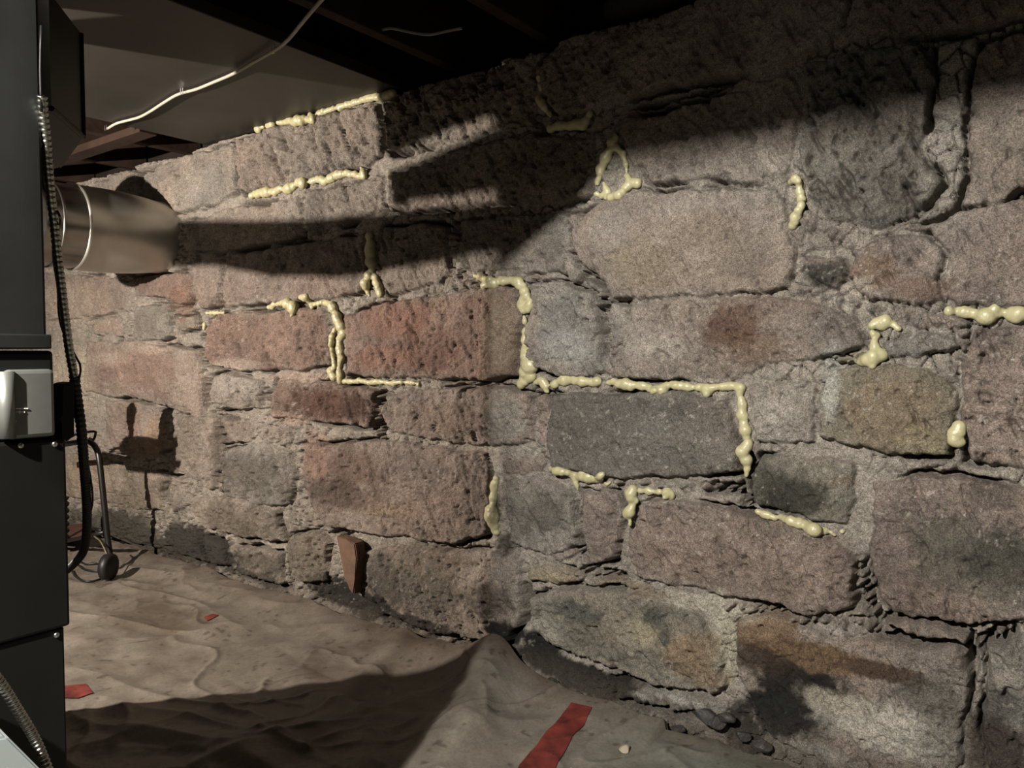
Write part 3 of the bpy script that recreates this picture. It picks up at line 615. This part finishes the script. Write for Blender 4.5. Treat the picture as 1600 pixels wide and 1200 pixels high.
foam('foam bead with drips along the bottom left of the large dark grey block', [[(861,732,5),(870,735,6),(883,737,5),(895,741,6),(905,745,7),(920,744,8),(932,748,6),(941,741,5),(938,750,4)],[(898,748,5),(901,757,3),(903,765,2)]], 12)
foam('small curl of foam just past the dripping bead under the dark block', [[(943,753,2),(948,757,3),(954,753,2)]], 13)
foam('drooping foam blob over the joint beside the small upright stone', [[(988,768,7),(985,776,9),(993,783,6)],[(989,790,7),(983,800,9),(978,805,4),(985,808,6)],[(985,814,4),(984,821,3)]], 14)
foam('short straight foam stick with round end, right of the drooping blob', [[(997,767,4),(1015,767,5),(1035,769,4)],[(1042,766,5),(1045,773,8),(1038,777,4)]], 15)
foam('slanting smooth foam bead below the greenish stone at lower right', [[(1184,799,5),(1192,802,5),(1202,805,5),(1212,809,4)],[(1219,806,5),(1230,812,7),(1245,817,7),(1258,819,7),(1268,824,9),(1278,829,11),(1286,828,9)],[(1298,831,3),(1304,836,3)],[(1316,830,4)]], 16)
foam('slim upright foam bead with swollen lower half beside the tall dark strip', [[(774,747,4),(772,760,5),(772,772,6),(770,785,7),(768,800,9),(770,815,9),(773,828,7),(776,833,4)]], 17)
foam('vertical foam bead with round foot between the upper middle stone and the dark rough stone', [[(1236,284,4),(1244,278,7),(1248,285,5),(1250,300,5),(1252,318,6),(1252,326,6)],[(1247,329,6),(1244,338,7),(1240,348,8),(1238,354,6)]], 18)
foam('fish-shaped foam blob with bent tail among rubble stones on the right', [[(1363,509,6),(1372,505,9),(1382,504,9),(1390,504,5),(1398,507,5),(1403,514,4)]], 19)
foam('foam neck rising from a wide flat blob just under the fish-shaped blob', [[(1362,520,5),(1370,524,6),(1367,533,5),(1365,543,5),(1367,550,4)],[(1344,565,7),(1352,563,9),(1362,560,10),(1372,555,10),(1380,552,8)],[(1361,571,4)]], 20)
foam('rounded row of smooth foam lobes at the right edge, below the brown stone', [[(1482,486,6),(1488,487,5)],[(1496,485,6),(1510,489,8),(1525,491,9),(1538,494,10),(1546,488,9),(1553,483,6)],[(1560,488,7),(1566,487,7)],[(1580,487,7),(1584,495,10),(1594,491,10),(1606,490,10)]], 21)
foam('single egg-shaped foam blob alone on the joint at lower right', [[(1498,662,5),(1497,672,9),(1490,682,9),(1493,690,9),(1500,692,7)]], 22)
foam('thick shaded foam bead lying under the big top stone', [[(860,200,7),(872,197,8),(885,196,8),(900,196,7),(912,195,7),(917,186,5),(922,178,5)]], 23)
foam('shaded foam drips at the left end of the big top stone', [[(843,155,6),(847,163,6),(853,172,4),(860,180,3)]], 24)
foam('thin shaded foam smear high in the joint left of the big top stone', [[(842,120,4),(843,130,4),(845,140,3)]], 25)
foam('open triangle of foam beads around a small stone below the big top stone', [[(961,212,5),(958,224,8),(953,235,7),(946,250,7),(938,262,7),(937,275,4),(934,285,6)],[(963,230,6),(972,240,5),(977,252,4),(979,265,3)],[(979,275,5),(985,283,8),(995,286,6),(1000,282,3)],[(982,288,7),(975,298,7),(965,306,6),(950,308,5),(940,306,5),(930,303,3)],[(943,286,4),(947,296,5),(952,303,4)]], 26)

# ------------------------------------------------------------------ furnace
CX, CY = -1.034, .437
FUR = empty('furnace', (CX-.36, CY-.36, 0.0), 'dark metal furnace cabinet with upper plenum at the left edge', 'furnace')
def zat(px, py, x=CX): return hit(px, py, 0, x)[2]
def yat(px, x=CX): return hit(px, 600, 0, x)[1]
z1 = zat(97, 684)
bm = bmesh.new(); box(bm, (CX-.72, CY-.74, .70), (CX, CY, z1), .004); link('cabinet', bm, M_blackmetal, FUR)
bm = bmesh.new(); box(bm, (CX-.715, CY-.735, 0.0), (CX-.004, CY-.006, .70), .003); link('lower_cabinet', bm, M_blackmetal, FUR)
# plenum above
yp = yat(76); bm = bmesh.new(); box(bm, (CX-.70, CY-.74, z1+.115), (CX, yp, 2.255), .004)
link('plenum', bm, M_plenum, FUR)
bm = bmesh.new(); box(bm, (CX-.70, CY-.74, z1+.112), (CX+.003, yp+.004, z1+.130), .002); link('plenum_flange', bm, M_plenum, FUR)
yh = yat(88); bm = bmesh.new(); box(bm, (CX-.66, CY-.74, z1), (CX-.004, yh, z1+.110), .005); link('control_housing', bm, M_blackmetal, FUR)
# silver control panel with its marks
ysp = yat(83); zt = zat(60, 577); zb = zat(60, 683); yl = yat(7)
bm = bmesh.new(); box(bm, (CX-.01, yl, zb), (CX+.006, ysp, zt), .005); pn = link('control_panel', bm, M_silver, FUR)
bm = bmesh.new(); tube(bm, [(CX+.004, yl, zb+.002), (CX+.004, yl, zt-.002)], .009, 16); link('panel_edge', bm, M_silver, pn, True)
def face_bits(bits, name, mt, parent, x=CX+.0065, th=.001):
    bm = bmesh.new()
    for (xa, ya, xb, yb) in bits:
        a = hit(xa, ya, 0, x); b = hit(xb, yb, 0, x)
        box(bm, (x, min(a[1], b[1]), min(a[2], b[2])), (x+th, max(a[1], b[1]), max(a[2], b[2])))
    return link(name, bm, mt, parent)
bits = [(14.5,625,15.5,627),(16,624,17.5,625),(15.5,629.5,17.5,630.5),(22,624,22.8,627),(20.5,623.5,22,624.3),(22,629,22.8,631)]
rr = random.Random(2); x_ = 13
while x_ < 42:
    wd = rr.uniform(.7, 1.8); bits.append((x_, 637.5, x_+wd, 639.2+rr.uniform(-.5, .5)))
    if x_ < 39: bits.append((x_, 642.6, x_+wd*.9, 644.4+rr.uniform(-.5, .5)))
    x_ += wd+rr.uniform(.5, 1.2)
bits += [(29,642,31.5,646),(20.5,670,22,676)]
face_bits(bits, 'panel_print', M_white, pn)
bp_ = hit(20, 658.5, 0, CX+.006); bm = bmesh.new(); tube(bm, [bp_, bp_+np.array([.0015, 0, 0])], .0034, 20); link('indicator_button', bm, M_white, pn, True)
for (x, y) in [(32,696),(85,694),(88,992)]:
    p = hit(x, y, 0, CX-(.0 if y < 900 else .004)); bm = bmesh.new(); bmesh.ops.create_uvsphere(bm, u_segments=14, v_segments=8, radius=.0036)
    for v in bm.verts: v.co = Vector((v.co.x*.7+p[0]+.001, v.co.y+p[1], v.co.z+p[2]))
    link('screw', bm, M_staple, FUR, True)
# black curved cover at the back corner of the control housing
bm = bmesh.new(); pts = [(97,690),(97,662),(93,655),(98,648),(98.5,608),(100,600),(106,598),(116,597),(116,682),(112,684)]
prism(bm, [hit(x, y, 0, CX-.03) for x, y in pts], (-.03, 0, 0)); link('rear_cover', bm, M_blackmetal, FUR)
# stub duct beside the plenum, near the ceiling
bm = bmesh.new(); q = [at(64, 52, 1.55), at(130, 52, 1.75), at(130, 212, 1.75), at(82, 236, 1.55), at(64, 236, 1.5)]
SD = empty('duct_stub', q[2], 'black square duct stub between the plenum and the ceiling panel', 'duct')
zt_ = 2.0
a_ = at(130, 215, 1.75); b_ = at(82, 238, 1.55)
bm = bmesh.new(); prism(bm, [(a_[0], a_[1], a_[2]), (b_[0], b_[1], a_[2]), (b_[0]-.35, b_[1]+.02, a_[2]), (a_[0]-.35, a_[1]+.1, a_[2])], (0, 0, at(130, 55, 1.75)[2]-a_[2])); link('duct_body', bm, M_blackmetal, SD)
bm = bmesh.new(); c_ = at(115, 212, 1.70)
tube(bm, [(a_[0], a_[1], a_[2]+.002), (b_[0], b_[1], a_[2]+.002)], .006, 8); tube(bm, [(a_[0], a_[1], a_[2]), (a_[0], a_[1], at(130, 55, 1.75)[2])], .006, 8); link('duct_flange', bm, M_blackmetal, SD)

# conduits
def path(pts): return [at(x, y, d) for x, y, d in pts]
CT = empty('flexible_conduit', at(69, 175, .93), 'tall ribbed steel conduit hanging from the plenum down behind the furnace', 'conduit')
ctp = [(66,150,.93),(68,180,.94),(72,215,.95),(75,260,.96),(80,310,.97),(85,350,.98),(90,400,.99),(96,450,1.0),(102,500,1.01),(108,545,1.02),(116,590,1.03)]
bm = bmesh.new(); armoured(bm, path(ctp), .0058, .0068); link('steel_conduit', bm, M_conduit, CT, True)
bm = bmesh.new(); armoured(bm, path([(116,588,1.03),(121,625,1.04),(127,670,1.05),(131,720,1.08),(134,760,1.12),(136,800,1.17),(135,835,1.22),(130,862,1.28),(115,882,1.34),(98,896,1.4)]), .0068, .0070); link('black_conduit', bm, M_blackrub, CT, True)
bm = bmesh.new(); tube(bm, spline(path([(66,230,.95),(68,290,.97),(82,318,.985),(94,340,.97),(91,362,1.0),(83,385,1.01),(84,410,1.01),(90,450,1.03),(92,490,1.03),(99,520,1.03),(120,560,1.03),(126,578,1.02),(117,620,1.06),(117,650,1.07),(126,675,1.08),(137,722,1.1),(144,765,1.12),(144,790,1.16),(137,815,1.18)]), .008), .0014, 8); link('thin_cord', bm, M_blackrub, CT, True)
bm = bmesh.new(); tube(bm, spline(path([(64.5,40,.92),(63,110,.925),(65,175,.93)]), .02), .0016, 8); link('tie_wire', bm, M_blackrub, CT, True)
C2 = empty('flexible_conduit', at(0, 1066, .75), 'ribbed steel conduit slanting across the lower furnace corner', 'conduit')
bm = bmesh.new(); armoured(bm, path([(-40,1020,.70),(0,1066,.72),(28,1110,.73),(52,1150,.74),(66,1180,.74),(78,1215,.74),(85,1260,.74)]), .0049, .0042*1.0); link('ribbed_sleeve', bm, M_conduit, C2, True)
C3 = empty('coiled_hose', hit(98, 848, 1, 1.72), 'black ribbed hose end on the cart shelf, half behind the furnace edge', 'hose')
bm = bmesh.new(); Q = [hit(98, 777+i*.72, 1, 1.72) for i in range(100)]; tube(bm, Q, [.030*(.62+.38*abs(math.cos(i*math.pi/14.5))) for i in range(len(Q))], 14); link('hose_body', bm, M_blackrub, C3, True)
# pale grey box bottom left
bm = bmesh.new(); f0 = [at(-80, 1165, .66), at(12, 1151, .66), at(66, 1205, .66), at(66, 1400, .66), at(-80, 1400, .66)]
prism(bm, f0, (-.26, .02, 0)); bmesh.ops.bevel(bm, geom=list(bm.edges), offset=.002, segments=2, affect='EDGES')
tag(link('junction_box', bm, M_jbox), 'pale grey box with a sloping corner at the bottom left before the furnace', 'box')

# ------------------------------------------------------------------ round duct into the wall
DR = .185
p0 = onwall(252, 372); ucx = p0[0]; zc = p0[2]+.0
DP = empty('round_duct', (ucx, 1.2, zc), 'shiny round sheet metal duct passing behind the furnace into the stone wall', 'duct')
def cyl(y0, y1, r0, r1, name, mt=M_galv, n=56, extra=None):
    bm = bmesh.new(); prof = [(y0, r0), (y1, r1)] if extra is None else extra
    tube(bm, [(ucx, y, zc) for y, r in prof], [r for y, r in prof], n, caps=False); return link(name, bm, mt, DP, True)
cyl(0, 0, 0, 0, 'duct_pipe', extra=[(1.24, .01), (1.242, DR-.01), (1.25, DR), (1.40, DR), (1.404, DR+.003), (1.412, DR+.003), (1.416, DR), (1.585, DR)])
cyl(0, 0, 0, 0, 'duct_collar', mt=mat('pale_duct_collar', lin(190, 188, 180), .42, .9, 5, (3, .003), .5, .15), extra=[(1.58, DR+.001), (1.584, DR+.008), (1.592, DR+.008), (1.596, DR+.004), (1.70, DR+.006), (1.80, DR+.004), (1.88, DR-.003), (1.95, DR-.012), (2.1, DR-.012)])  # collar metal, paler and rougher than the pipe
cyl(0, 0, 0, 0, 'duct_seam', extra=[(1.475, DR+.0005), (1.478, DR+.004), (1.484, DR+.004), (1.487, DR+.0005)])

# ------------------------------------------------------------------ ceiling: sheet metal panel, joists, cable
PU0 = onwall(318, 232)[0]; PU1 = onwall(622, 138)[0]
bm = bmesh.new(); box(bm, (PU0, -1.2, 2.0), (PU1, 2.02, 2.04), .003); bmesh.ops.subdivide_edges(bm, edges=bm.edges, cuts=3)
PN = tag(link('ceiling_panel', bm, M_panel), 'wide flat grey sheet metal duct panel fixed under the joists', 'duct')
jm = {}
J = [(-5.9, 0), (-5.3, 0), (-4.75, 0), (-4.15, 0), (-3.62, 1), (-1.80, 0), (-1.40, 1), (-.92, 0), (-.4, 0), (.1, 0), (.6, 0), (1.1, 0), (1.6, 0), (2.1, 0)]
JL = {-3.62: 'brown wooden joist left of the metal ceiling panel', -1.40: 'brown wooden joist ending above the notch in the wall top'}
for u, v in J:
    bm = bmesh.new(); box(bm, (u-.022, -3.4, 2.035), (u+.022, 2.19, 2.255), .003)
    o = link('ceiling_joist', bm, M_wood); tag(o, JL.get(u, 'dark wooden joist under the floorboards above, lost in shade'), 'joist', None if u in JL else 'shaded ceiling joists')
# ledger under joists at left (board seen under panel)
bm = bmesh.new(); box(bm, (-5.2, 1.72, 2.0), (-3.3, 1.80, 2.034), .003); tag(link('wooden_board', bm, M_wood), 'brown board across the joists beyond the round duct', 'board')
WC = empty('white_cable', hit(165, 200, 2, 1.985), 'white electrical cable stapled under the ceiling panel', 'cable')
cp = [(168,201),(182,193),(200,188),(218,183),(235,174),(255,161),(275,149),(290,144),(308,139),(330,130),(365,115),(400,95),(430,78),(450,62),(470,38),(490,14),(510,-8),(560,-60),(640,-150),(760,-320)]
cz = [1.988]*12+[1.98, 1.965, 1.95, 1.945, 1.95, 1.96, 1.98, 1.99]
bm = bmesh.new(); tube(bm, spline([hit(x, y, 2, z) for (x, y), z in zip(cp, cz)], .02), .0052, 10); link('cable_jacket', bm, M_cable, WC, True)
for (x, y) in [(165,201),(284,144),(427,80)]:
    p = hit(x, y, 2, 1.985); bm = bmesh.new(); tube(bm, [p+np.array([-.007, 0, .014]), p+np.array([-.007, 0, -.007]), p+np.array([.007, 0, -.007]), p+np.array([.007, 0, .014])], .0012, 8); link('staple', bm, M_staple, WC)
bm = bmesh.new(); tube(bm, spline([hit(x, y, 2, 2.05) for x, y in [(585,50),(610,44),(640,50),(670,54),(700,48),(722,44)]], .02), .005, 8)
tag(link('loose_wire', bm, mat('grey_wire', lin(120, 116, 108), .5)), 'thin grey wire sagging in the dark between joists', 'wire')
# pale bundle at the top above the big stone
bm = bmesh.new(); P = [hit(x, y, 2, 2.08) for x, y in [(960,22),(1000,2),(1060,-12),(1130,-12),(1220,-60)]]; tube(bm, spline(P, .03), .045, 18)
tag(link('ceiling_pipe', bm, M_plaster, smooth=True), 'thick dull pipe above the big top stone, mostly in shade', 'pipe')

# ------------------------------------------------------------------ folding cart by the wall
def fr(px, py, y=1.72): return hit(px, py, 1, y)
CR = empty('folding_cart', onfloor(170, 900), 'black tubular folding cart standing behind the furnace by the wall', 'cart')
bm = bmesh.new(); tube(bm, spline([fr(60,700), fr(95,695), fr(130,690), fr(143,692), fr(152,704), fr(156,725), fr(163,790), fr(168,840), fr(174,880)], .03), .0135, 12); link('frame', bm, M_blacktube, CR, True)
bm = bmesh.new(); tube(bm, spline([fr(100,693,1.75), fr(115,680,1.75), fr(146,674,1.75), fr(149,678,1.75), fr(146,687,1.75), fr(140,685,1.75)], .03), .006, 8); link('handle', bm, M_blacktube, CR, True)
bm = bmesh.new(); tube(bm, [fr(80,850), fr(100,846), fr(140,837), fr(162,832)], .010, 10); tube(bm, [fr(140,823,1.85), fr(158,829,1.8)], .009, 10); link('crossbar', bm, M_blacktube, CR, True)
bm = bmesh.new(); prism(bm, [fr(70,846,1.75), fr(98,842,1.75), fr(134,836,1.75), fr(131,818,1.95), fr(70,822,1.95)], (0, 0, -.012)); link('shelf', bm, M_brown, CR)
g = onfloor(170, 907); bm = bmesh.new()
ax = np.array([.83, .55, 0])
tube(bm, [g+np.array([0, 0, .062])-ax*.02, g+np.array([0, 0, .062])-ax*.016, g+np.array([0, 0, .062])+ax*.016, g+np.array([0, 0, .062])+ax*.02], [.045, .058, .058, .045], 24); link('wheel', bm, M_blackrub, CR, True)
for lab, pts in [('yellowish thin wire looping from the cart bar to its wheel', [(147,838),(157,846),(165,862),(172,880),(177,892),(176,899),(172,903)])]:
    bm = bmesh.new(); tube(bm, spline([fr(x, y, 1.68) for x, y in pts], .02), .0035, 8); tag(link('loose_wire', bm, M_yellow, smooth=True), lab, 'wire')
for lab, pts in [('black cord forming the upper loop on the floor between furnace and cart wheel', [(125,880),(135,884),(150,883),(158,887),(160,893),(150,895),(132,892),(122,885)]), ('black cord forming the lower wide loop on the floor before the cart wheel', [(112,893),(118,903),(130,910),(145,911),(158,907),(166,903)])]:
    bm = bmesh.new(); tube(bm, spline([onfloor(x, y)+np.array([0, 0, .008]) for x, y in pts], .02), .005, 8); tag(link('floor_cord', bm, M_blackrub, smooth=True), lab, 'cord')

# ------------------------------------------------------------------ unseen blockers added out of frame to shade the lamps
def shade(L, px, py, y):
    W = onwall(px, py); t = (y-L[1])/(W[1]-L[1]); return L+(W-L)*t
def occl(name, L, poly, y, th, label, cat, m=M_galv):
    bm = bmesh.new(); prism(bm, [shade(L, a, b, y) for a, b in poly], (0, -th, 0)); return tag(link(name, bm, m), label, cat)
occl('shadow_sheet', LB, [(270,345),(380,346),(480,345),(560,337),(620,333),(800,316),(900,318),(840,375),(750,395),(700,405),(600,424),(530,434),(430,432),(340,415),(270,418)], .75, .03, 'unseen curved sheet added behind the furnace to cast the shadow band', 'duct')  # added sheet, outlined to cast the curved shadow band
occl('shadow_sheet', LB, [(606,272),(700,232),(760,205),(840,190),(960,190),(960,275),(830,292),(740,302),(640,316),(625,325)], .75, .03, 'unseen short sheet added below the joists to shade the upper wall', 'duct')  # second added sheet, keeps lamp light off the upper wall
bm = bmesh.new()  # unseen board added for its shadow, gapped for a bright spot
for pl in ([(597,150),(599,238),(615,243),(690,210),(760,186),(830,165),(960,150),(960,120),(790,135)], [(600,-60),(597,152),(775,138),(748,110),(760,90),(760,-60)], [(800,-60),(798,100),(790,137),(960,122),(960,-60)]):
    prism(bm, [shade(LB, a, b, .75) for a, b in pl], (0, -.03, 0))
tag(link('shadow_board', bm, M_wood), 'unseen board added behind the furnace to shade the wall top', 'board')
# unseen tank added to block the lamp behind the furnace
HT = empty('shadow_tank', (-2.34, .50, 0), 'unseen tall tank added behind the furnace to block lamp light', 'light blocker')
hx, hy = -2.34, .50
bm = bmesh.new(); tube(bm, [(hx, hy, .03), (hx, hy, .05), (hx, hy, 1.9), (hx, hy, 1.93)], [.22, .25, .25, .22], 40); link('tank', bm, M_grey, HT, True)
bm = bmesh.new(); tube(bm, [(hx, hy, 1.92), (hx, hy, 2.25)], .06, 20); link('blocker_pipe', bm, M_galv, HT, True)
# unseen outline added behind the furnace, shaped for its shadow on the wall
def oc2(poly, y, th, bm): prism(bm, [shade(LB, a, b, y) for a, b in poly], (0, -th, 0))
bm = bmesh.new(); oc2([(197,682),(235,684),(275,690),(285,683),(278,722),(240,720),(205,716)], 1.3, .1, bm)
oc2([(205,682),(203,640),(212,625),(218,640),(212,682)], 1.3, .015, bm); oc2([(250,690),(256,640),(262,630),(270,640),(275,690)], 1.3, .03, bm)
oc2([(160,705),(200,712),(290,722),(288,728),(160,715)], 1.3, .03, bm)
tag(link('shadow_outline', bm, M_blackrub), 'unseen black outline added beyond the furnace to cast a wall shadow', 'crate')
# unseen blockers added against lamp A: sloped sheet and overhead strip
zt1 = shade(LA, 950, 238, CY)
occl('sloped_shadow_sheet', LA, [(640,445),(752,444),(778,422),(830,380),(900,322),(930,285),(955,240),(955,-250),(640,-250)], CY-.02, .05, 'unseen sloped sheet added above the furnace to shade the wall', 'duct')
q1 = shade(LA, 950, 236, 0.0); q2 = shade(LA, 1600, 136, 0.0)
bm = bmesh.new(); prism(bm, [(-1.0, 0, q1[2]), (2.4, 0, q2[2]+(q2[2]-q1[2])/(q2[0]-q1[0])*(2.4-q2[0])*0), (2.4, 0, 2.03), (-1.0, 0, 2.03)], (0, -.12, 0)); tag(link('shadow_beam', bm, M_galv), 'unseen long overhead strip added to cast the level shadow on the wall', 'duct')
# unseen cord added to cast a thin shadow stripe on the wall
g = shade(LA, 786, 500, -.2); bm = bmesh.new(); tube(bm, [(g[0], -.2, 2.03), (g[0], -.2, 1.45)], .0035, 8); tag(link('hanging_cord', bm, M_blackrub), 'unseen black cord hanging to cast a thin shadow stripe', 'cord')
# lamp holders
for L, lab in ((LA, 'ceramic lamp holder above the open floor'), (LB, 'ceramic lamp holder behind the furnace')):
    bm = bmesh.new(); tube(bm, [(L[0], L[1], L[2]+.035), (L[0], L[1], L[2]+.06), (L[0], L[1], L[2]+.09), (L[0], L[1], L[2]+.1)], [.02, .03, .05, .05], 20)
    tube(bm, [(L[0], L[1], L[2]+.095), (L[0], L[1], 2.25)], .006, 8)
    tag(link('lamp_holder', bm, M_white, smooth=True), lab, 'lamp')
